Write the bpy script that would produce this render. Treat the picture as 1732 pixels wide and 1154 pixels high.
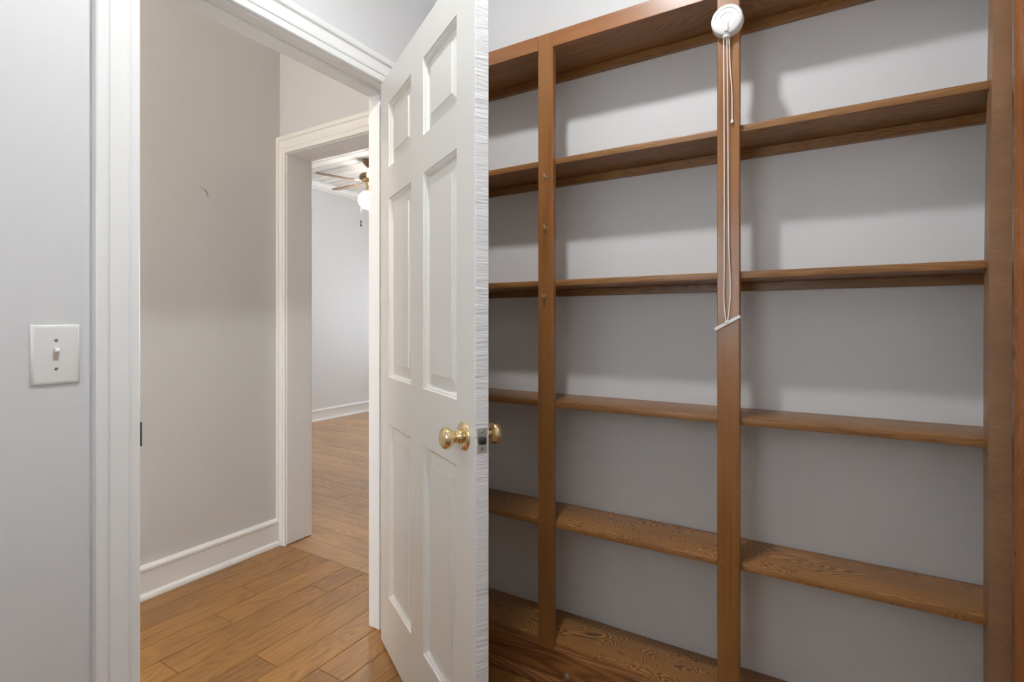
import bpy, bmesh, math, random
from mathutils import Vector, Matrix
random.seed(7)
R = math.radians
sc = bpy.context.scene
for o in list(bpy.data.objects):
    bpy.data.objects.remove(o)
col = sc.collection

# ------------------------------------------------------------------ camera
CAM_H = 1.147
FPX = 883.0
THETA = R(31.16)
cam_d = bpy.data.cameras.new('camera')
cam = bpy.data.objects.new('camera', cam_d)
col.objects.link(cam)
cam_d.sensor_fit = 'HORIZONTAL'
cam_d.sensor_width = 36.0
cam_d.lens = FPX / 1732 * 36.0
cam_d.shift_y = -(577 - 546) / 1732.0
cam_d.clip_start = 0.02
cam.location = (0, 0, CAM_H)
cam.rotation_euler = (R(90), 0, THETA)
sc.camera = cam

# ------------------------------------------------------------------ world (daylight outside the added windows)
w = bpy.data.worlds.new('daylight')
sc.world = w
w.use_nodes = True
bg = w.node_tree.nodes['Background']
bg.inputs[0].default_value = (0.86, 0.93, 1.0, 1)
bg.inputs[1].default_value = 12.0

sc.view_settings.view_transform = 'Standard'
sc.view_settings.look = 'None'
sc.view_settings.gamma = 1.0
sc.view_settings.use_curve_mapping = False
sc.view_settings.exposure = 0.0
sc.cycles.max_bounces = 14
sc.cycles.diffuse_bounces = 8
sc.cycles.sample_clamp_indirect = 6.0

CLOSET_W = 52.0     # closet ceiling lamp, the downward spot added to flatten falloff
CLOSET_UP_W = 15.0  # ... and its all-round glow
HALL_W = 31.0       # warm hall lamp
FAN_L = 34.0        # brightness of the fan's glass globe in the far room

# ------------------------------------------------------------------ helpers
def lin(c):
    c = c / 255.0
    return c / 12.92 if c <= 0.04045 else ((c + 0.055) / 1.055) ** 2.4
def rgb(r, g, b):
    return (lin(r), lin(g), lin(b), 1.0)

def put(o, parent=None):
    col.objects.link(o)
    if parent is not None:
        o.parent = parent
    return o

def tag(o, label=None, cat=None, group=None, kind=None):
    if label: o['label'] = label
    if cat: o['category'] = cat
    if group: o['group'] = group
    if kind: o['kind'] = kind
    return o

def empty(name, loc=(0, 0, 0), rz=0.0, parent=None):
    o = bpy.data.objects.new(name, None)
    o.location = loc
    o.rotation_euler = (0, 0, rz)
    o.empty_display_size = 0.05
    return put(o, parent)

def absloc(o):
    """where a parent's origin lies, for unrotated parents"""
    v = Vector((0, 0, 0))
    while o is not None:
        v += o.location
        o = o.parent
    return v

def mesh_obj(name, bm, mat, parent=None, loc=None, smooth=False, angle=35):
    """link a bmesh (given in the parent's frame) as one object whose origin is the middle of its underside"""
    bmesh.ops.recalc_face_normals(bm, faces=bm.faces)
    if loc is None:
        xs = [v.co for v in bm.verts]
        loc = Vector(((min(c.x for c in xs) + max(c.x for c in xs)) / 2,
                      (min(c.y for c in xs) + max(c.y for c in xs)) / 2,
                      min(c.z for c in xs)))
    loc = Vector(loc)
    for v in bm.verts:
        v.co -= loc
    me = bpy.data.meshes.new(name)
    if smooth:
        for f in bm.faces: f.smooth = True
        for e in bm.edges:
            if len(e.link_faces) == 2 and e.calc_face_angle(0) > R(angle):
                e.smooth = False
    bm.to_mesh(me)
    bm.free()
    me.materials.append(mat)
    o = bpy.data.objects.new(name, me)
    o.location = loc
    return put(o, parent)

def add_box(bm, x0, x1, y0, y1, z0, z1, bev=0.0, seg=1):
    t = bmesh.new()
    bmesh.ops.create_cube(t, size=1.0)
    for v in t.verts:
        v.co = Vector((x0 + (v.co.x + .5) * (x1 - x0), y0 + (v.co.y + .5) * (y1 - y0), z0 + (v.co.z + .5) * (z1 - z0)))
    if bev > 0:
        bmesh.ops.bevel(t, geom=t.edges[:], offset=bev, segments=seg, affect='EDGES', profile=.5)
    me = bpy.data.meshes.new('tmp')
    t.to_mesh(me); t.free()
    bm.from_mesh(me)
    bpy.data.meshes.remove(me)

def box(name, x0, x1, y0, y1, z0, z1, mat, parent=None, bev=0.0, seg=1, rel=None):
    """box in world coordinates; rel = the parent's world position to subtract"""
    bm = bmesh.new()
    add_box(bm, x0, x1, y0, y1, z0, z1, bev, seg)
    if rel is None and parent is not None:
        rel = absloc(parent)
    if rel is not None:
        for v in bm.verts: v.co -= Vector(rel)
    return mesh_obj(name, bm, mat, parent, smooth=seg > 1)

def add_lathe(bm, prof, mat4=None, n=32, cap=True):
    """prof: (radius, height) pairs turned about z, then moved by mat4"""
    mat4 = mat4 or Matrix.Identity(4)
    rings = []
    for r, h in prof:
        if r < 1e-6:
            rings.append([bm.verts.new(mat4 @ Vector((0, 0, h)))])
        else:
            rings.append([bm.verts.new(mat4 @ Vector((r * math.cos(2 * math.pi * k / n), r * math.sin(2 * math.pi * k / n), h))) for k in range(n)])
    for a, b in zip(rings, rings[1:]):
        for k in range(n):
            k2 = (k + 1) % n
            if len(a) == 1 and len(b) == 1: continue
            if len(a) == 1: bm.faces.new((a[0], b[k2], b[k]))
            elif len(b) == 1: bm.faces.new((a[k], a[k2], b[0]))
            else: bm.faces.new((a[k], a[k2], b[k2], b[k]))
    if cap:
        for rg in (rings[0], rings[-1]):
            if len(rg) > 2: bm.faces.new(rg)

def add_tube(bm, pts, rad, n=8):
    pts = [Vector(p) for p in pts]
    rings = []
    for i, p in enumerate(pts):
        d = (pts[min(i + 1, len(pts) - 1)] - pts[max(i - 1, 0)]).normalized()
        up = Vector((0, 0, 1)) if abs(d.z) < .9 else Vector((1, 0, 0))
        a = d.cross(up).normalized(); b = d.cross(a)
        rr = rad[i] if isinstance(rad, (list, tuple)) else rad
        rings.append([bm.verts.new(p + rr * (math.cos(2 * math.pi * k / n) * a + math.sin(2 * math.pi * k / n) * b)) for k in range(n)])
    for a, b in zip(rings, rings[1:]):
        for k in range(n):
            bm.faces.new((a[k], a[(k + 1) % n], b[(k + 1) % n], b[k]))
    bm.faces.new(rings[0]); bm.faces.new(rings[-1])

def spline(ctrl, n=24):
    """Catmull-Rom through the control points"""
    P = [Vector(c) for c in ctrl]
    P = [P[0] * 2 - P[1]] + P + [P[-1] * 2 - P[-2]]
    out = []
    for i in range(1, len(P) - 2):
        m = max(2, n // (len(P) - 3))
        for k in range(m):
            t = k / m
            a, b, c, d = P[i - 1], P[i], P[i + 1], P[i + 2]
            out.append(.5 * ((2 * b) + (c - a) * t + (2 * a - 5 * b + 4 * c - d) * t * t + (3 * b - a - 3 * c + d) * t ** 3))
    out.append(P[-2])
    return out

def add_extrude(bm, prof, fn, t0, t1):
    """closed profile [(u, v)] run straight from t0 to t1; fn(u, v, t) -> point"""
    a = [bm.verts.new(fn(u, v, t0)) for u, v in prof]
    b = [bm.verts.new(fn(u, v, t1)) for u, v in prof]
    n = len(prof)
    for k in range(n):
        bm.faces.new((a[k], a[(k + 1) % n], b[(k + 1) % n], b[k]))
    bm.faces.new(a); bm.faces.new(b)

# ------------------------------------------------------------------ materials
def new_mat(name):
    m = bpy.data.materials.new(name)
    m.use_nodes = True
    nt = m.node_tree
    return m, nt, nt.nodes['Principled BSDF']

def nd(nt, t, **kw):
    n = nt.nodes.new(t)
    for k, v in kw.items(): setattr(n, k, v)
    return n

def paint(name, c, rough=.4, bump=.0, bscale=260, spec=.5, var=.0, wobble=False):
    m, nt, b = new_mat(name)
    b.inputs['Base Color'].default_value = c
    b.inputs['Roughness'].default_value = rough
    b.inputs['Specular IOR Level'].default_value = spec
    tc = nd(nt, 'ShaderNodeTexCoord')
    if var > 0:
        n = nd(nt, 'ShaderNodeTexNoise'); n.inputs['Scale'].default_value = 3.0; n.inputs['Detail'].default_value = 5
        nt.links.new(tc.outputs['Object'], n.inputs['Vector'])
        mx = nd(nt, 'ShaderNodeMix', data_type='RGBA')
        mx.inputs[6].default_value = tuple(x * (1 - var) for x in c[:3]) + (1,)
        mx.inputs[7].default_value = tuple(min(1, x * (1 + var)) for x in c[:3]) + (1,)
        nt.links.new(n.outputs['Fac'], mx.inputs[0]); nt.links.new(mx.outputs[2], b.inputs['Base Color'])
    if bump > 0:
        n2 = nd(nt, 'ShaderNodeTexNoise'); n2.inputs['Scale'].default_value = bscale; n2.inputs['Detail'].default_value = 3
        if wobble:
            mp = nd(nt, 'ShaderNodeMapping'); mp.inputs['Scale'].default_value = (.12, .12, 1.0)
            nt.links.new(tc.outputs['Object'], mp.inputs['Vector']); nt.links.new(mp.outputs[0], n2.inputs['Vector'])
        else:
            nt.links.new(tc.outputs['Object'], n2.inputs['Vector'])
        bp = nd(nt, 'ShaderNodeBump'); bp.inputs['Strength'].default_value = bump; bp.inputs['Distance'].default_value = .002
        nt.links.new(n2.outputs['Fac'], bp.inputs['Height']); nt.links.new(bp.outputs[0], b.inputs['Normal'])
    return m

def metal(name, c, rough=.2):
    m, nt, b = new_mat(name)
    b.inputs['Base Color'].default_value = c
    b.inputs['Metallic'].default_value = 1.0
    b.inputs['Roughness'].default_value = rough
    return m

def wood(name, light, mid, dark, along='X', bands=7.0, nscale=(1.1, 9.0, 9.0), contrast=.75, rough=.33, fibre=.35, wear=0.0,
         streak=True, pvar=0.0, bump=.12, distort=.5, gdetail=1.6):
    """flat-sawn grain: contour lines of a noise stretched along the board, plus fine fibres, blotches and scuffs"""
    m, nt, b = new_mat(name)
    L = nt.links.new
    tc = nd(nt, 'ShaderNodeTexCoord'); oi = nd(nt, 'ShaderNodeObjectInfo')
    mul = nd(nt, 'ShaderNodeVectorMath', operation='MULTIPLY_ADD')
    cmb = nd(nt, 'ShaderNodeCombineXYZ')
    for k in range(3): L(oi.outputs['Random'], cmb.inputs[k])
    mul.inputs[1].default_value = (37.0, 53.0, 71.0)
    L(cmb.outputs[0], mul.inputs[0]); L(tc.outputs['Object'], mul.inputs[2])
    order = {'X': (0, 1, 2), 'Y': (1, 0, 2), 'Z': (2, 0, 1)}[along]
    def mapping(s):
        mp = nd(nt, 'ShaderNodeMapping')
        v = [0, 0, 0]
        for i, ax in enumerate(order): v[ax] = s[i]
        mp.inputs['Scale'].default_value = v
        L(mul.outputs[0], mp.inputs['Vector'])
        return mp
    n1 = nd(nt, 'ShaderNodeTexNoise'); n1.inputs['Scale'].default_value = 1.0; n1.inputs['Detail'].default_value = gdetail
    n1.inputs['Roughness'].default_value = .42; n1.inputs['Distortion'].default_value = distort
    L(mapping(nscale).outputs[0], n1.inputs['Vector'])
    mm = nd(nt, 'ShaderNodeMath', operation='MULTIPLY'); mm.inputs[1].default_value = bands * 6.2832
    L(n1.outputs['Fac'], mm.inputs[0])
    sn = nd(nt, 'ShaderNodeMath', operation='SINE'); L(mm.outputs[0], sn.inputs[0])
    mr = nd(nt, 'ShaderNodeMapRange'); mr.inputs[1].default_value = -1; mr.inputs[2].default_value = 1
    L(sn.outputs[0], mr.inputs[0])
    # fibres
    n2 = nd(nt, 'ShaderNodeTexNoise'); n2.inputs['Scale'].default_value = 1.0; n2.inputs['Detail'].default_value = 4
    L(mapping((2.2, 120, 120)).outputs[0], n2.inputs['Vector'])
    # blotches
    n3 = nd(nt, 'ShaderNodeTexNoise'); n3.inputs['Scale'].default_value = 1.0; n3.inputs['Detail'].default_value = 4
    L(mapping((3.2, 8, 8)).outputs[0], n3.inputs['Vector'])
    rp = nd(nt, 'ShaderNodeValToRGB')
    e = rp.color_ramp.elements
    e[0].position = .0; e[0].color = dark
    e[1].position = 1.0; e[1].color = light
    x = e.new(.38); x.color = mid
    mixg = nd(nt, 'ShaderNodeMapRange'); mixg.inputs[3].default_value = .5 - contrast / 2; mixg.inputs[4].default_value = .5 + contrast / 2
    L(mr.outputs[0], mixg.inputs[0])
    ad = nd(nt, 'ShaderNodeMath', operation='MULTIPLY_ADD'); ad.inputs[1].default_value = fibre; 
    L(n2.outputs['Fac'], ad.inputs[0]); L(mixg.outputs[0], ad.inputs[2])
    ad2 = nd(nt, 'ShaderNodeMath', operation='SUBTRACT'); ad2.inputs[1].default_value = fibre * .5
    L(ad.outputs[0], ad2.inputs[0]); L(ad2.outputs[0], rp.inputs[0])
    # blotch value
    br = nd(nt, 'ShaderNodeMapRange'); br.inputs[1].default_value = .3; br.inputs[2].default_value = .7; br.inputs[3].default_value = .86; br.inputs[4].default_value = 1.12
    L(n3.outputs['Fac'], br.inputs[0])
    hs = nd(nt, 'ShaderNodeHueSaturation'); L(rp.outputs[0], hs.inputs['Color'])
    if pvar > 0:
        pr = nd(nt, 'ShaderNodeMapRange'); pr.inputs[3].default_value = 1 - pvar; pr.inputs[4].default_value = 1 + pvar
        L(oi.outputs['Random'], pr.inputs[0])
        m2 = nd(nt, 'ShaderNodeMath', operation='MULTIPLY'); L(pr.outputs[0], m2.inputs[0]); L(br.outputs[0], m2.inputs[1])
        L(m2.outputs[0], hs.inputs['Value'])
    else:
        L(br.outputs[0], hs.inputs['Value'])
    out = hs.outputs[0]
    if wear > 0:
        n4 = nd(nt, 'ShaderNodeTexNoise'); n4.inputs['Scale'].default_value = 1.0; n4.inputs['Detail'].default_value = 9; n4.inputs['Roughness'].default_value = .72
        L(mapping((45, 110, 110)).outputs[0], n4.inputs['Vector'])
        wr = nd(nt, 'ShaderNodeMapRange'); wr.inputs[1].default_value = .60; wr.inputs[2].default_value = .72; wr.inputs[4].default_value = wear
        L(n4.outputs['Fac'], wr.inputs[0])
        mx = nd(nt, 'ShaderNodeMix', data_type='RGBA'); mx.inputs[7].default_value = rgb(188, 172, 156)
        L(wr.outputs[0], mx.inputs[0]); L(out, mx.inputs[6]); out = mx.outputs[2]
    L(out, b.inputs['Base Color'])
    rr = nd(nt, 'ShaderNodeMapRange'); rr.inputs[3].default_value = rough - .02; rr.inputs[4].default_value = rough + .07
    L(n3.outputs['Fac'], rr.inputs[0]); L(rr.outputs[0], b.inputs['Roughness'])
    bp = nd(nt, 'ShaderNodeBump'); bp.inputs['Strength'].default_value = bump; bp.inputs['Distance'].default_value = .001
    L(ad2.outputs[0], bp.inputs['Height']); L(bp.outputs[0], b.inputs['Normal'])
    return m

M = {}
M['wall'] = paint('grey_wall_paint', rgb(212, 212, 212), .45, .10, 190)
M['hall_wall'] = paint('hall_wall_paint', rgb(206, 206, 206), .11, .012, 60)
M['white'] = paint('white_trim_paint', rgb(232, 232, 231), .3, .05, 90)
M['warm_lit'] = paint('warm_lit_trim_paint', rgb(231, 230, 225), .33, .04, 90)  # white trim with the lamp's warm tint put into its colour
M['doorp'] = paint('door_paint', rgb(226, 225, 220), .32, .04, 70)
M['edgep'] = paint('brushed_edge_paint', rgb(228, 228, 228), .35, 1.0, 170, wobble=True)
M['ceil'] = paint('ceiling_paint', rgb(240, 240, 240), .5)
M['plastic'] = paint('white_plastic', rgb(224, 223, 220), .3)
M['ivory'] = paint('worn_plastic', rgb(190, 180, 165), .35)
M['cordm'] = paint('white_cotton_cord', rgb(240, 238, 232), .7)
M['brass'] = metal('polished_brass', (0.80, 0.64, 0.37, 1), .12)
M['steel'] = metal('brushed_steel', (0.62, 0.61, 0.58, 1), .28)
M['darkmetal'] = metal('dark_worn_metal', (0.10, 0.085, 0.07, 1), .45)
M['bronze'] = metal('bronze', (0.27, 0.17, 0.10, 1), .35)
M['screw'] = metal('screw_head', (0.33, 0.31, 0.28, 1), .35)
M['subfloor'] = paint('subfloor', rgb(52, 34, 18), .8)
M['rubber'] = paint('white_rubber', rgb(225, 222, 215), .6)

M['post'] = wood('stained_post', rgb(150, 103, 56), rgb(132, 85, 42), rgb(98, 60, 29), 'Z', 9.0, (.45, 9, 9), .22, .28, .9, wear=.2, bump=.05)
M['rail'] = wood('stained_rail', rgb(154, 104, 62), rgb(134, 86, 48), rgb(100, 61, 33), 'X', 9.0, (.6, 9, 9), .22, .27, .3, wear=.18, bump=.06)
M['shelf'] = wood('plywood_shelf', rgb(182, 132, 74), rgb(138, 92, 50), rgb(70, 43, 22), 'X', 105.0, (2.2, 5.2, 40), .8, .36, .35, wear=.22, distort=.6, gdetail=3.4)
M['shelf_plain'] = wood('plain_shelf', rgb(152, 107, 60), rgb(128, 87, 46), rgb(92, 59, 31), 'X', 40.0, (1.2, 6, 18), .45, .36, .7, wear=.15, distort=.5, gdetail=2.6)
M['base'] = wood('dark_base_board', rgb(160, 108, 64), rgb(138, 90, 52), rgb(100, 62, 34), 'X', 14.0, (1.1, 9, 9), .7, .3, .25, wear=.15)
M['stile'] = wood('worn_stile', rgb(146, 112, 80), rgb(128, 94, 64), rgb(102, 72, 46), 'X', 3.0, (3, 24, 24), .12, .38, .2, wear=.6)
M['casing_wood'] = wood('orange_casing', rgb(176, 112, 58), rgb(152, 90, 42), rgb(116, 64, 28), 'Z', 4.0, (.5, 12, 12), .35, .25, .2, wear=.1)
M['plankY'] = wood('floor_plank_hall', rgb(162, 118, 64), rgb(140, 98, 49), rgb(100, 66, 32), 'Y', 14.0, (1.5, 9, 9), .36, .3, .8, pvar=.1, bump=.05)
M['plankX'] = wood('floor_plank_room_glare', rgb(184, 146, 104), rgb(166, 128, 88), rgb(132, 98, 64), 'X', 14.0, (1.5, 9, 9), .34, .3, .8, pvar=.1, bump=.05)  # paler than the hall planks: floor glare put into the colour
M['blade'] = wood('fan_blade_wood', rgb(150, 122, 96), rgb(130, 102, 78), rgb(104, 80, 58), 'X', 3.0, (.8, 14, 14), .35, .4, .3)

def emit(name, c, s):
    m, nt, b = new_mat(name)
    b.inputs['Base Color'].default_value = (.9, .9, .9, 1)
    b.inputs['Emission Color'].default_value = c
    b.inputs['Emission Strength'].default_value = s
    return m
M['globe'] = emit('lit_globe', (1.0, .96, .90, 1), FAN_L)
gm, gnt, gb = new_mat('window_glass')
gb.inputs['Base Color'].default_value = (1, 1, 1, 1); gb.inputs['Roughness'].default_value = 0; gb.inputs['Transmission Weight'].default_value = 1; gb.inputs['IOR'].default_value = 1.01
M['glass'] = gm

# ------------------------------------------------------------------ layout (metres; +Y along the door wall, +X along the shelf wall)
XA, XH = -1.390, -1.490          # door wall: closet face, hall face
YB = 1.675                       # wall behind the shelves
XR = 0.345                       # wall beside the camera
YF = -0.45                       # wall behind the camera
XO = -2.440                      # hall wall across from the door
YE, YE2 = 1.700, 1.840           # wall at the hall's end (second doorway)
XFAR, YFAR = -5.100, 6.000       # far room
CH, CF = 2.780, 2.780            # ceilings
J0, J1, JZ = 0.601, 1.420, 2.012     # first doorway, inside the jambs
K0, K1, KZ = -2.378, -1.570, 2.012   # second doorway

def structure(o, label, cat):
    return tag(o, label, cat, kind='structure')

# floor --------------------------------------------------------------
bm = bmesh.new()
add_box(bm, XFAR - .1, XR + .1, -1.7, YFAR + .1, -.08, -.012)
floor = mesh_obj('floor', bm, M['subfloor'])
structure(floor, 'brown wood plank floor running through the doorways', 'floor')
def plank(x0, x1, y0, y1, m):
    g = .0010
    dz = random.uniform(-.0003, .0003)
    box('plank', x0 + g, x1 - g, y0 + g, y1 - g, -.012, dz, m, floor, bev=.0008)
PW = .1225
# hall and closet: boards along Y
x = -1.325 - PW * 9
row = 0
rnd = random.Random(11)
fixed = {4: [.985], 6: [.60, 1.31], 8: [1.28], 2: [.20, 1.05]}
while x < XR:
    x0, x1 = max(x, XO), min(x + PW, XR)
    if x1 - x0 > .004:
        y = -1.6 + rnd.uniform(-.9, 0)
        while y < YE:
            ln = rnd.choice((1.2, .9, 1.2, .6))
            a, b = max(y, -1.6), min(y + ln, YE - .001 if x0 < XH else YB + .01)
            if b - a > .01: plank(x0, x1, a, b, M['plankY'])
            y += ln
    x += PW; row += 1
# far room: boards along X, starting under the second doorway
y = YE
while y < YFAR:
    y1 = min(y + PW, YFAR)
    xa, xb = (XFAR, -.6)
    xx = xa - rnd.uniform(0, 1.1)
    while xx < xb:
        ln = rnd.choice((1.2, .95, 1.2, .7))
        a, b = max(xx, xa), min(xx + ln, xb)
        if b - a > .01: plank(a, b, y, y1, M['plankX'])
        xx += ln
    y += PW

# walls --------------------------------------------------------------
def wall(name, boxes, mat, label):
    bm = bmesh.new()
    for b in boxes: add_box(bm, *b)
    return structure(mesh_obj(name, bm, mat), label, 'wall')
wall('wall_left', [(XH, XA, -1.7, J0 - .02, -.01, CH), (XH, XA, J1 + .02, YE, -.01, CH), (XH, XA, J0 - .02, J1 + .02, JZ + .02, CH)], M['wall'],
     'pale grey closet wall holding the light switch and the open doorway')
wall('wall_back', [(XH, XR + .1, YB, YE2, -.01, CH)], M['wall'], 'pale grey wall behind the wooden shelves')
wall('wall_right', [(XR, XR + .1, YF - .1, YB, -.01, CH)], M['wall'], 'pale closet wall at the end of the shelves')
VX0, VX1, VZ0, VZ1 = -.80, -.30, 1.05, 1.75
wall('wall_front', [(XA, VX0, YF - .1, YF, -.01, CH), (VX1, XR, YF - .1, YF, -.01, CH), (VX0, VX1, YF - .1, YF, -.01, VZ0), (VX0, VX1, YF - .1, YF, VZ1, CH)], M['wall'],
     'pale grey closet wall facing the shelves')
hall_side = wall('wall_hall_side', [(XO - .1, XO, -1.7, YE, -.01, CH)], M['hall_wall'], 'beige grey hall wall seen through the doorway, with a white baseboard')
wall('wall_hall_end', [(XO - .1, K0 - .02, YE, YE2, -.01, CH), (K1 + .02, XH, YE, YE2, -.01, CH), (K0 - .02, K1 + .02, YE, YE2, KZ + .02, CH)], M['hall_wall'],
     'beige hall wall around the second doorway')
HX0, HX1, HZ0, HZ1 = -2.38, -1.55, .15, 1.75
wall('wall_hall_back', [(XO, HX0, -1.7, -1.6, -.01, CH), (HX1, XH, -1.7, -1.6, -.01, CH), (HX0, HX1, -1.7, -1.6, -.01, HZ0), (HX0, HX1, -1.7, -1.6, HZ1, CH)],
     M['hall_wall'], 'beige wall closing the hall')
wall('wall_room_far', [(XFAR - .1, XFAR, YE, YFAR + .1, -.01, CF)], M['wall'], 'pale wall of the room beyond the second doorway')
wall('wall_room_near', [(XFAR, XO - .1, YE, YE2, -.01, CF)], M['wall'], 'pale wall on the doorway side of the far room')
wall('wall_room_side', [(-.6, -.5, YE2, YFAR + .1, -.01, CF)], M['wall'], 'pale side wall of the far room')
WX0, WX1, WZ0, WZ1 = -4.1, -2.4, .6, 2.05
wall('wall_room_end', [(XFAR, WX0, YFAR, YFAR + .1, -.01, CF), (WX1, -.6, YFAR, YFAR + .1, -.01, CF), (WX0, WX1, YFAR, YFAR + .1, -.01, WZ0), (WX0, WX1, YFAR, YFAR + .1, WZ1, CF)],
     M['wall'], 'pale far room wall holding an added window')
# scraped paint on the hall wall
M['scuff'] = paint('bare_scuff', rgb(96, 90, 80), .7)
for pts in ([(1.3150, 1.7600), (1.3185, 1.7570), (1.3300, 1.7420), (1.3290, 1.7375), (1.3240, 1.7440), (1.3170, 1.7520)],
            [(1.3262, 1.7372), (1.3290, 1.7340), (1.3375, 1.7215), (1.3345, 1.7230), (1.3275, 1.7310)],
            [(1.2960, 1.7660), (1.3130, 1.7585), (1.3140, 1.7575), (1.2960, 1.7650)]):
    bm = bmesh.new()
    lo = [bm.verts.new(Vector((XO - .0005, y, z)) - hall_side.location) for y, z in pts]
    hi = [bm.verts.new(Vector((XO + .0006, y, z)) - hall_side.location) for y, z in pts]
    n = len(pts)
    for i in range(n): bm.faces.new((lo[i], lo[(i + 1) % n], hi[(i + 1) % n], hi[i]))
    bm.faces.new(lo); bm.faces.new(hi)
    mesh_obj('scuff_mark', bm, M['scuff'], hall_side)

# unseen windows, added to let in fill daylight
def window(name, x0, x1, z0, z1, ya, yb, out, label):
    win = empty(name, ((x0 + x1) / 2, ya, z0))
    structure(win, label, 'window')
    xm, zm = (x0 + x1) / 2, (z0 + z1) / 2
    for a, b in ((x0, x0 + .04), (xm - .02, xm + .02), (x1 - .04, x1)):
        box('window_stile', a, b, ya + .02, yb - .02, z0, z1, M['white'], win)
    for a, b in ((z0, z0 + .04), (zm - .015, zm + .015), (z1 - .04, z1)):
        box('window_rail', x0 + .04, x1 - .04, ya + .025, yb - .025, a, b, M['white'], win)
    for a, b in ((x0 + .04, xm - .02), (xm + .02, x1 - .04)):
        for c, d in ((z0 + .04, zm - .015), (zm + .015, z1 - .04)):
            box('pane', a, b, (ya + yb) / 2 - .002, (ya + yb) / 2 + .002, c, d, M['glass'], win)
    pl = bpy.data.lights.new(name + '_portal', 'AREA')
    pl.shape = 'RECTANGLE'; pl.size = x1 - x0; pl.size_y = z1 - z0
    pl.cycles.is_portal = True
    po = bpy.data.objects.new(name + '_portal', pl); col.objects.link(po)
    po.location = (xm, (yb + .02) if out > 0 else (ya - .02), zm); po.rotation_euler = (R(-90 * out), 0, 0)
window('added_window_1', WX0, WX1, WZ0, WZ1, YFAR, YFAR + .1, 1, 'unseen white double window added to light the far room')
window('added_window_3', HX0, HX1, HZ0, HZ1, -1.7, -1.6, -1, 'unseen tall white window added to light the hall')
window('added_window_2', VX0, VX1, VZ0, VZ1, YF - .1, YF, -1, 'unseen small white window added as fill light for the shelves')

# ceilings ------------------------------------------------------------
bm = bmesh.new()
add_box(bm, XO - .1, XR + .1, -1.7, YE2, CH, CH + .1)
structure(mesh_obj('ceiling', bm, M['ceil']), 'white ceiling over the closet and hall', 'ceiling')
bm = bmesh.new()
add_box(bm, XFAR - .1, -.5, YE2, YFAR + .1, CF + .012, CF + .1)
cr = structure(mesh_obj('ceiling_room', bm, M['ceil']), 'white beadboard ceiling of the far room', 'ceiling')
bm = bmesh.new()   # one bead board, shared by all
add_box(bm, XFAR, -.6, -.0595, .0595, 0, .012)
bmesh.ops.bevel(bm, geom=[e for e in bm.edges if abs(e.verts[0].co.z) < 1e-6 and abs(e.verts[1].co.z) < 1e-6 and abs(e.verts[0].co.y - e.verts[1].co.y) < 1e-6],
                offset=.0105, segments=1, affect='EDGES')
first = None
y = YE2 + .06
while y < YFAR:
    if first is None:
        first = mesh_obj('board', bm, M['ceil'], cr, loc=(0, 0, 0))
        o = first
    else:
        o = first.copy(); col.objects.link(o)
    o.location = Vector((0, y, CF)) - cr.location
    y += .12

# baseboards, crown -----------------------------------------------------
BASE = [(0, 0), (.030, 0), (.030, .010), (.024, .020), (.016, .024), (.016, .112), (.020, .116), (.020, .126), (.013, .134), (.004, .137), (0, .137)]
def baseboard(name, fn, t0, t1, label, mat):
    bm = bmesh.new()
    add_extrude(bm, BASE, fn, t0, t1)
    return structure(mesh_obj(name, bm, mat, smooth=True), label, 'baseboard')
baseboard('baseboard_hall', lambda u, v, t: Vector((XO + u, t, v)), -1.6, YE - .020, 'white baseboard with a moulded cap along the hall wall', M['white'])
baseboard('baseboard_room', lambda u, v, t: Vector((XFAR + u * .7, t, v)), YE2, YFAR, 'plain white baseboard on the far room wall', M['white'])
baseboard('baseboard_closet', lambda u, v, t: Vector((XA + u, t, v)), YF, .50, 'white baseboard below the light switch', M['white'])
bm = bmesh.new()
add_extrude(bm, [(0, 0), (.012, 0), (.012, .012), (.03, .022), (.055, .055), (.062, .075), (.075, .075), (.075, .088), (0, .088)],
            lambda u, v, t: Vector((XFAR + u, t, CF - .088 + v)), YE2, YFAR)
structure(mesh_obj('trim_5', bm, M['white'], smooth=True), 'white crown moulding where the far wall meets the ceiling', 'crown moulding')

# door casings -------------------------------------------------------------
CASE = [(0, 0), (0, .011), (.003, .014), (.019, .0155), (.021, .0125), (.024, .0125), (.026, .016), (.034, .0185), (.046, .0175), (.056, .018), (.062, .0185),
        (.064, .015), (.067, .015), (.069, .021), (.073, .023), (.087, .0235), (.090, .021), (.090, 0)]
def casing(fn, a0, a1, b1, mat, parent, W=.090, scale0=1.0):
    """mitred casing round an opening a0..a1, height b1; fn(a, b, v) -> point; three lengths"""
    k = W / .090
    prof = [(u * k, v) for u, v in CASE]
    ends = lambda u, s0: (a0 - u * s0, b1 + u, a1 + u)
    for part in range(3):
        bm = bmesh.new()
        A, B = [], []
        for u, v in prof:
            l, t, r = ends(u, scale0)
            pa, pb = (((l, 0), (l, t)), ((l, t), (r, t)), ((r, t), (r, 0)))[part]
            A.append(bm.verts.new(fn(pa[0], pa[1], v))); B.append(bm.verts.new(fn(pb[0], pb[1], v)))
        n = len(prof)
        for i in range(n): bm.faces.new((A[i], A[(i + 1) % n], B[(i + 1) % n], B[i]))
        bm.faces.new(A); bm.faces.new(B)
        mesh_obj(('casing_leg', 'casing_head', 'casing_leg')[part], bm, mat, parent, smooth=True, angle=28)

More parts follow.
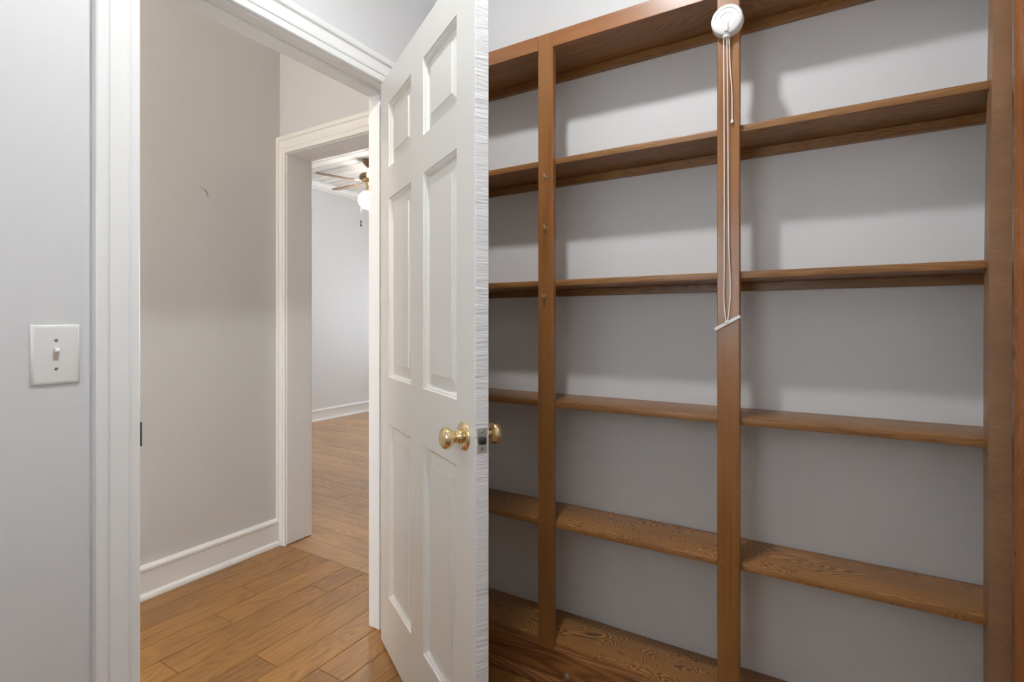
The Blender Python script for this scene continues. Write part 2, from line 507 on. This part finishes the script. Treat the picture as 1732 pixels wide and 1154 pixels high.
t1 = structure(empty('trim_1'), 'white door frame and ridged casing of the open closet door', 'door frame')
casing(lambda a, b, v: Vector((XA + v, a, b)), J0 - .005, J1 + .005, JZ + .005, M['white'], t1)
casing(lambda a, b, v: Vector((XH - v, a, b)), J0 - .005, J1 + .005, JZ + .005, M['warm_lit'], t1)
box('jamb', XH, XA, J0 - .02, J0, 0, JZ, M['white'], t1, bev=.001)
box('jamb', XH, XA, J1, J1 + .02, 0, JZ, M['white'], t1, bev=.001)
box('jamb_head', XH, XA, J0 - .02, J1 + .02, JZ, JZ + .02, M['white'], t1, bev=.001)
sx0, sx1 = XH + .004, XA - .040
box('stop', sx0, sx1, J0, J0 + .011, 0, JZ - .011, M['white'], t1, bev=.002)
box('stop', sx0, sx1, J1 - .011, J1, 0, JZ - .011, M['white'], t1, bev=.002)
box('stop_head', sx0, sx1, J0, J1, JZ - .011, JZ, M['white'], t1, bev=.002)
tag(box('strike_plate', XA - .030, XA + .003, J0, J0 + .0025, .855, .912, M['darkmetal'], t1, bev=.0006), 'dark worn metal strike plate')

t2 = structure(empty('trim_2'), 'cream white door frame of the second doorway at the hall end', 'door frame')
casing(lambda a, b, v: Vector((a, YE - v, b)), K0 - .004, K1 + .004, KZ + .004, M['warm_lit'], t2, W=.088, scale0=.058 / .088)
casing(lambda a, b, v: Vector((a, YE2 + v, b)), K0 - .004, K1 + .004, KZ + .004, M['white'], t2, W=.088)
box('jamb', K0 - .02, K0, YE - .002, YE2 + .002, .006, KZ, M['white'], t2, bev=.0012)
box('jamb', K1, K1 + .02, YE - .002, YE2 + .002, .006, KZ, M['white'], t2, bev=.0012)
box('jamb_head', K0 - .02, K1 + .02, YE - .002, YE2 + .002, KZ, KZ + .02, M['white'], t2, bev=.0012)

# ------------------------------------------------------------------ the open door
DW, DT, DB, DTOP = .797, .035, .008, 2.005
door = empty('door_1', (-1.377, 1.365, 0), R(-29.7))
structure(door, 'white six panel door standing open with a brass knob', 'door')
def dbox(name, x0, x1, z0, z1, mat=None, bev=.0012):
    return box(name, x0, x1, 0, DT, z0, z1, mat or M['doorp'], door, bev=bev, rel=(0, 0, 0))
cols = ((.098, .341), (.449, .692))
rows = ((.202, .799), (.959, 1.574), (1.681, 1.902))
dbox('stile', 0, cols[0][0], DB, DTOP, bev=0)
dbox('stile', cols[1][1], DW - .0012, DB, DTOP, bev=0)
zs = [DB] + [z for r in rows for z in r] + [DTOP]
for i in range(0, len(zs), 2):
    dbox('rail', cols[0][0], cols[1][1], zs[i], zs[i + 1], bev=0)
for r in rows:
    dbox('mullion', cols[0][1], cols[1][0], r[0], r[1], bev=0)
# brushed, unevenly painted latch edge
bm = bmesh.new()
nz = 150
va, vb = [], []
re_ = random.Random(3)
for i in range(nz + 1):
    z = DB + (DTOP - DB) * i / nz
    d = DW + re_.uniform(-.0004, .0006)
    va.append([bm.verts.new((DW - .0012, .0, z)), bm.verts.new((d, .0015, z)), bm.verts.new((d + re_.uniform(-.0004, .0004), DT - .0015, z + .002)), bm.verts.new((DW - .0012, DT, z))])
for a, b in zip(va, va[1:]):
    for k in range(3): bm.faces.new((a[k], a[k + 1], b[k + 1], b[k]))
bm.faces.new(va[0]); bm.faces.new(va[-1])
tag(mesh_obj('latch_edge', bm, M['edgep'], door), 'roughly brushed white painted door edge')
PAN = [(0, 0), (.0012, .0042), (.006, .0055), (.011, .0105), (.0125, .0145), (.018, .0145), (.046, .0082), (.0466, .0055)]
for c in cols:
    for r in rows:
        bm = bmesh.new()
        for side in (0, 1):
            prev = None
            for u, d in PAN:
                y = d if side == 0 else DT - d
                ring = [bm.verts.new((c[0] + u, y, r[0] + u)), bm.verts.new((c[1] - u, y, r[0] + u)), bm.verts.new((c[1] - u, y, r[1] - u)), bm.verts.new((c[0] + u, y, r[1] - u))]
                if prev:
                    for k in range(4): bm.faces.new((prev[k], prev[(k + 1) % 4], ring[(k + 1) % 4], ring[k]))
                prev = ring
            bm.faces.new(prev)
        mesh_obj('panel', bm, M['doorp'], door)
# knobs
KX, KZ_ = .735, .878
KNOB = [(.0, .0580), (.0125, .0580), (.0150, .0572), (.0162, .0562), (.0175, .0570), (.0205, .0562), (.0240, .0530), (.0262, .0475), (.0262, .0435), (.0245, .0375), (.0205, .033), (.0150, .0298), (.0100, .028), (.0095, .0245),
        (.0130, .0235), (.0140, .0215), (.0132, .0195), (.0145, .018), (.0165, .016), (.0175, .013), (.0165, .010), (.0165, .0085)]
ROSE = [(.0165, .0090), (.022, .0088), (.029, .0068), (.0335, .0035), (.0350, .0012), (.0350, 0)]
for side in (0, 1):
    mt = Matrix.Translation((KX, 0 if side == 0 else DT, KZ_)) @ Matrix.Rotation(R(90 if side == 0 else -90), 4, 'X')
    bm = bmesh.new(); add_lathe(bm, KNOB, mt, 40, cap=False)
    kn = mesh_obj('knob', bm, M['brass'], door, smooth=True, angle=50); kn['label'] = 'polished brass round door knob'
    bm = bmesh.new(); add_lathe(bm, ROSE, mt, 40, cap=False)
    for v in bm.verts: v.co -= kn.location
    mesh_obj('rose', bm, M['brass'], kn, smooth=True, angle=50)
# latch plate on the edge
lp = box('latch_plate', DW, DW + .0016, .005, .030, KZ_ - .0285, KZ_ + .0285, M['steel'], door, bev=.0005, rel=(0, 0, 0))
lp['label'] = 'steel latch plate with two screws'
bm = bmesh.new(); add_box(bm, DW + .0016, DW + .009, .0095, .0255, KZ_ - .009, KZ_ + .008, .003, 2)
for v in bm.verts: v.co -= lp.location
mesh_obj('latch_bolt', bm, M['darkmetal'], lp, smooth=True)
for dz in (-.020, .020):
    bm = bmesh.new()
    add_lathe(bm, [(0, .0022), (.0028, .0018), (.0036, .0002)], Matrix.Translation((DW + .0014, .0175, KZ_ + dz)) @ Matrix.Rotation(R(90), 4, 'Y'), 14, cap=False)
    for v in bm.verts: v.co -= lp.location
    mesh_obj('screw', bm, M['screw'], lp, smooth=True)
# hinges (between door and jamb)
for hz in (.25, 1.0, 1.78):
    bm = bmesh.new()
    add_lathe(bm, [(0, 0), (.006, 0), (.006, .09), (.004, .094), (0, .094)], Matrix.Translation((-.004, DT + .006, hz)), 12, cap=False)
    add_box(bm, -.0015, 0, .004, DT + .004, hz, hz + .09)
    mesh_obj('hinge', bm, M['brass'], door)

# ------------------------------------------------------------------ built-in shelf unit
YP, YS = 1.475, 1.495            # face of the posts, front of the shelves
UX0, UX1 = -1.362, .330
unit = tag(empty('built_in_shelving', ((UX0 + UX1) / 2, YP, 0)), 'built-in brown stained wooden wall shelving with six shelves', 'shelving')
shelf_tops = (.128, .510, .8955, 1.283, 1.671, 2.041)
for i, z in enumerate(shelf_tops):
    s = box('shelf', UX0, UX1, YS if i < 5 else YS + .001, YB, z - .0195, z, M['shelf'] if i < 2 else M['shelf_plain'], unit, bev=.0028, seg=2)
    if i < 2: s['label'] = 'brown plywood shelf with figured grain'
    # cleat under the shelf along the wall
    box('cleat', UX0, UX1, YB - .020, YB, z - .0195 - (.024 if i else .05), z - .0195, M['shelf_plain'], unit, bev=.0008)
uprights = []
for a, b in ((-.7945, -.7415), (-.2525, -.1968)):
    u = box('upright', a, b, YP, YS + .002, .115, 2.066 if a < -.5 else 2.40, M['post'], unit, bev=.0016)
    uprights.append(u)
box('upright', UX0, -1.31, YP, YS + .002, 0, 2.066, M['post'], unit, bev=.0016)
for a, b in ((-1.31, -.7945), (-.7415, -.2525), (-.1968, .293)):
    box('top_rail', a, b, YP, YS, 2.018, 2.066, M['rail'], unit, bev=.0012)
box('base_board', -1.31, .293, YP, YS, .0, .1165, M['base'], unit, bev=.0015)
bm = bmesh.new()
SH = [(0, 0), (.015, 0), (.0155, .008), (.013, .018), (.007, .026), (0, .028)]
add_extrude(bm, SH, lambda u, v, t: Vector((t, YP - u, v)) - unit.location, -1.36, .293)
mesh_obj('shoe_moulding', bm, M['base'], unit, smooth=True)
# worn end stile: bows a little towards its top
bm = bmesh.new()
secs = [(0, 0), (.6, 0), (1.1, .0), (1.45, .003), (1.83, .0085), (2.3, .0115)]
rings = []
for z, d in secs:
    rings.append([bm.verts.new(Vector(p) - unit.location) for p in ((.2925 + d, YP, z), (.330, YP, z), (.330, YS + .022, z), (.2925 + d, YS + .022, z))])
for a, b in zip(rings, rings[1:]):
    for k in range(4): bm.faces.new((a[k], a[(k + 1) % 4], b[(k + 1) % 4], b[k]))
bm.faces.new(rings[0]); bm.faces.new(rings[-1])
eu = mesh_obj('end_stile', bm, M['stile'], unit); eu['label'] = 'scuffed dark brown end stile'
# wood casing on the side wall
bm = bmesh.new()
add_extrude(bm, [(0, 0), (0, .010), (.006, .0145), (.018, .016), (.05, .015), (.066, .0125), (.070, .008), (.070, 0)],
            lambda u, v, t: Vector((XR - v, YP - .001 - u, t)), 0, 2.45)
structure(mesh_obj('trim_3', bm, M['casing_wood'], smooth=True), 'orange stained wood casing beside the shelving', 'wood trim')

# ------------------------------------------------------------------ cord reel on the post
RX, RZ = -.2255, 1.938
reel = tag(empty('cord_reel', (RX, YP, RZ)), 'round white plastic pull cord reel on the shelf post', 'cord reel')
face = Matrix.Rotation(R(90), 4, 'X')
def rel_lathe(name, prof, mat, parent, mt, n=40, angle=35):
    bm = bmesh.new(); add_lathe(bm, prof, mt, n, cap=False)
    return mesh_obj(name, bm, mat, parent, smooth=True, angle=angle)
rel_lathe('reel_housing', [(0, .0245), (.009, .0245), (.0095, .0238), (.0155, .0238), (.016, .0248), (.026, .0250), (.0265, .0240), (.0285, .0240), (.029, .0255), (.0345, .0252), (.0378, .0228), (.039, .018), (.0395, .0), (0, 0)],
          M['plastic'], reel, face, 48)
bm = bmesh.new(); add_box(bm, -.005, .005, -.030, -.022, -.034, -.010, .0022, 2)
mesh_obj('cord_guide', bm, M['plastic'], reel, smooth=True)
bm = bmesh.new(); add_lathe(bm, [(0, 0), (.009, 0), (.0105, .003), (.0095, .007), (0, .008)], Matrix.Translation((-.001, -.014, -.046)), 20, cap=False)
mesh_obj('collar', bm, M['plastic'], reel, smooth=True)
zb = -.044
hz0 = 1.146 - RZ
cords = [
    [(-.008, -.016, zb), (-.0075, -.012, -.30), (-.0075, -.010, -.62), (-.008, -.010, hz0 + .06), (-.003, -.010, hz0 + .002)],
    [(.000, -.016, zb), (.0015, -.012, -.25), (.0030, -.010, -.55), (.0075, -.010, hz0 + .10), (.0060, -.010, hz0 + .05), (.0005, -.010, hz0 + .002)],
    [(.005, -.016, zb), (.0058, -.010, -.085), (.0065, -.006, -.12), (.0110, -.006, -.19), (.0112, -.006, -.258)],
]
for c in cords:
    bm = bmesh.new(); add_tube(bm, spline(c, 40), .0013, 8)
    mesh_obj('cord', bm, M['cordm'], reel, smooth=True)
bm = bmesh.new()
add_lathe(bm, [(0, -.006), (.003, -.005), (.004, -.001), (.0025, .004), (0, .006)], Matrix.Translation((.0112, -.0065, -.263)), 12, cap=False)
mesh_obj('cord_knot', bm, M['cordm'], reel, smooth=True)
bm = bmesh.new()
add_box(bm, -.036, .036, -.0022, .0022, -.0042, .0042, .0009)
bmesh.ops.transform(bm, matrix=Matrix.Translation((0, -.011, hz0)) @ Matrix.Rotation(R(-30), 4, 'Y') @ Matrix.Rotation(R(6), 4, 'Z'), verts=bm.verts)
mesh_obj('toggle_handle', bm, M['plastic'], reel)
bm = bmesh.new()
add_lathe(bm, [(0, -.004), (.0035, -.003), (.0045, 0), (.0035, .003), (0, .004)], Matrix.Translation((-.001, -.0125, hz0 + .003)), 12, cap=False)
mesh_obj('cord_knot', bm, M['cordm'], reel, smooth=True)

# ------------------------------------------------------------------ hooks on the other post
def cup_hook(z, label):
    h = tag(empty('screw_hook', (-.7655, YP, z)), label, 'hook')
    bm = bmesh.new()
    add_lathe(bm, [(0, .0012), (.003, .0012), (.0034, 0)], Matrix.Rotation(R(90), 4, 'X'), 14, cap=False)
    mesh_obj('flange', bm, M['steel'], h, smooth=True)
    pts = [(0, 0, 0), (0, -.006, 0)] + [(0, -.006 - .0055 * math.sin(a), -.0055 + .0055 * math.cos(a)) for a in [R(x) for x in range(20, 181, 20)]]
    pts = [(0, 0, -.004), (0, -.005, -.006), (0, -.010, -.005), (0, -.0125, -.001), (0, -.0125, .004)]
    bm = bmesh.new(); add_tube(bm, spline(pts, 24), .0011, 8)
    mesh_obj('hook_wire', bm, M['steel'], h, smooth=True)
    bm = bmesh.new()
    add_lathe(bm, [(0, -.0024), (.0018, -.0016), (.0024, 0), (.0018, .0016), (0, .0024)], Matrix.Translation((0, -.0125, .0045)), 12, cap=False)
    mesh_obj('tip', M and bm, M['plastic'], h, smooth=True)
cup_hook(1.610, 'small screw hook just below the second shelf from the top')
cup_hook(1.448, 'small screw hook halfway between two shelves on the post')
kh = tag(empty('wire_hook', (-.770, YP, 1.232)), 'bent wire hook with a hanging loop below the third shelf', 'hook')
bm = bmesh.new()
add_tube(bm, spline([(-.007, -.002, .006), (-.004, -.006, -.001), (0, -.007, -.004), (.004, -.006, .000), (.005, -.002, .006)], 24), .0010, 6)
mesh_obj('hook_wire', bm, M['steel'], kh, smooth=True)
bm = bmesh.new()
add_tube(bm, spline([(0, -.004, -.003), (.0025, -.004, -.015), (.002, -.003, -.027), (-.001, -.003, -.034), (-.0022, -.003, -.026), (-.002, -.004, -.012), (0, -.005, -.003)], 30), .0008, 6)
mesh_obj('wire_loop', bm, M['darkmetal'], kh, smooth=True)

# door stop on the base board
ds = tag(empty('door_stop', (-.695, YP, .047)), 'small steel door stop screwed into the dark base board', 'door stop')
rel_lathe('flange', [(0, .005), (.006, .005), (.0095, .003), (.0105, 0)], M['steel'], ds, face, 24)
bm = bmesh.new(); add_tube(bm, [(0, -.004, 0), (0, -.03, -.0006), (0, -.062, -.0012)], [.0042, .0036, .0036], 14)
mesh_obj('rod', bm, M['steel'], ds, smooth=True)
rel_lathe('rubber_tip', [(0, .076), (.0055, .075), (.0065, .071), (.0065, .062), (0, .060)], M['rubber'], ds, face, 18)

# ------------------------------------------------------------------ light switch
SY, SZ = .442, 1.080
sw = tag(empty('light_switch', (XA, SY, SZ)), 'white toggle light switch plate on the grey wall', 'light switch')
bm = bmesh.new()
hw, hh = .0415, .0625
prev = None
for u, d in ((0, 0), (0, .002), (.0015, .0045), (.006, .0062), (.009, .0065)):
    ring = [bm.verts.new((d, a * (hw - u), b * (hh - u))) for a, b in ((-1, -1), (1, -1), (1, 1), (-1, 1))]
    if prev:
        for k in range(4): bm.faces.new((prev[k], prev[(k + 1) % 4], ring[(k + 1) % 4], ring[k]))
    prev = ring
bm.faces.new(prev)
mesh_obj('wall_plate', bm, M['plastic'], sw, smooth=True, angle=40)
bm = bmesh.new(); add_box(bm, .0062, .0068, -.0055, .0055, -.0125, .0125)
mesh_obj('toggle_slot', bm, M['ivory'], sw)
bm = bmesh.new(); add_box(bm, .004, .017, -.0042, .0042, -.0045, .0045, .0012)
bmesh.ops.transform(bm, matrix=Matrix.Translation((0, 0, .003)) @ Matrix.Rotation(R(-28), 4, 'Y'), verts=bm.verts)
mesh_obj('toggle', bm, M['plastic'], sw)
for dz in (-.030, .030):
    bm = bmesh.new()
    add_lathe(bm, [(0, .0018), (.0024, .0014), (.0034, 0)], Matrix.Translation((.0064, 0, dz)) @ Matrix.Rotation(R(90), 4, 'Y'), 16, cap=False)
    mesh_obj('screw', bm, M['screw'], sw, smooth=True)

# ------------------------------------------------------------------ ceiling fan in the far room
FX, FY = -3.95, 3.758
fan = tag(empty('ceiling_fan', (FX, FY, CF)), 'bronze ceiling fan with wooden blades and a lit white globe', 'ceiling fan')
rel_lathe('canopy', [(.0, 0), (.070, 0), (.070, -.012), (.062, -.030), (.044, -.052), (.022, -.072), (0, -.074)], M['bronze'], fan, None, 28)
rel_lathe('downrod', [(.011, -.07), (.011, -.14)], M['bronze'], fan, None, 14)
rel_lathe('motor_housing', [(0, -.130), (.055, -.132), (.088, -.142), (.100, -.160), (.100, -.185), (.086, -.205), (.050, -.213), (0, -.213)], M['bronze'], fan, None, 36)
rel_lathe('switch_housing', [(.046, -.213), (.048, -.235), (.036, -.250), (.036, -.290), (.060, -.305), (.062, -.318), (0, -.318)], M['brass'], fan, None, 28)
rel_lathe('globe', [(.058, -.316), (.085, -.335), (.108, -.370), (.112, -.405), (.098, -.445), (.065, -.478), (.025, -.494), (0, -.496)], M['globe'], fan, None, 32)
for k in range(5):
    a = R(251 - 72 * k)
    bm = bmesh.new()
    outline = [(.17, -.045), (.24, -.058), (.40, -.066), (.50, -.062), (.53, -.035), (.535, 0), (.53, .035), (.50, .062), (.40, .066), (.24, .058), (.17, .045)]
    top = [bm.verts.new((x, y, .003)) for x, y in outline]; bot = [bm.verts.new((x, y, -.003)) for x, y in outline]
    n = len(outline)
    for i in range(n): bm.faces.new((top[i], top[(i + 1) % n], bot[(i + 1) % n], bot[i]))
    bm.faces.new(top); bm.faces.new(bot)
    bl = mesh_obj('blade', bm, M['blade'], fan, loc=(0, 0, 0))
    bl.location = (0, 0, -.222)
    bl.rotation_euler = (R(-9), 0, a)
    bl.rotation_mode = 'XYZ'
    bm = bmesh.new(); add_box(bm, .07, .22, -.012, .012, .003, .008, .001); add_box(bm, .17, .23, -.032, .032, .003, .007, .002)
    br = mesh_obj('blade_bracket', bm, M['brass'], bl, loc=(0, 0, 0))
bm = bmesh.new(); add_tube(bm, [(-.0, 0, 0), (0, 0, -.30)], .0012, 6)
ch = mesh_obj('pull_chain', bm, M['steel'], fan, loc=(0, 0, 0))
CHD = Vector((-math.cos(THETA), -math.sin(THETA), 0)) * .085
ch.location = CHD + Vector((0, 0, -.30))
bm = bmesh.new()
add_lathe(bm, [(0, 0), (.006, -.006), (.008, -.02), (.003, -.032), (.008, -.045), (.009, -.058), (0, -.066)], None, 12, cap=False)
for v in bm.verts: v.co.z -= .30
mesh_obj('chain_pendant', bm, M['darkmetal'], ch, smooth=True, loc=(0, 0, 0))

# ------------------------------------------------------------------ lamps
def lamp(name, loc, watt, colr, rad, kind='POINT'):
    l = bpy.data.lights.new(name, kind)
    l.energy = watt; l.color = colr; l.shadow_soft_size = rad
    if kind == 'SPOT':
        l.spot_size = R(180); l.spot_blend = 1.0
    o = bpy.data.objects.new(name, l); o.location = loc
    col.objects.link(o); return o
LX, LY = -.537, .655
cl = tag(empty('ceiling_lamp', (LX, LY, CH)), 'small white ceiling lamp over the closet with an added dish shade', 'lamp')
rel_lathe('holder', [(0, 0), (.045, 0), (.045, -.010), (.022, -.018), (.018, -.030), (0, -.030)], M['plastic'], cl, None, 28)
lamp('closet_glow', (LX, LY, CH - .085), CLOSET_UP_W, (.965, .985, 1.0), .05)
rel_lathe('added_dish_shade', [(.018, -.026), (.06, -.028), (.095, -.034), (.096, -.036), (.06, -.030), (.018, -.028)], M['plastic'], cl, None, 36)  # shade invented to go with the downward spot
lamp('closet_down_spot', (LX, LY, CH - .085), CLOSET_W, (.965, .985, 1.0), .05, 'SPOT')  # extra spot added to brighten the lower parts against the lamp's falloff
hl = tag(empty('hall_ceiling_light', (-1.96, -.35, CH)), 'round hall ceiling light', 'lamp')
rel_lathe('mount', [(0, 0), (.10, 0), (.10, -.02), (0, -.02)], M['bronze'], hl, None, 28)
lamp('hall_bulb', (-1.96, -.35, CH - .12), HALL_W, (1.0, .82, .60), .07)
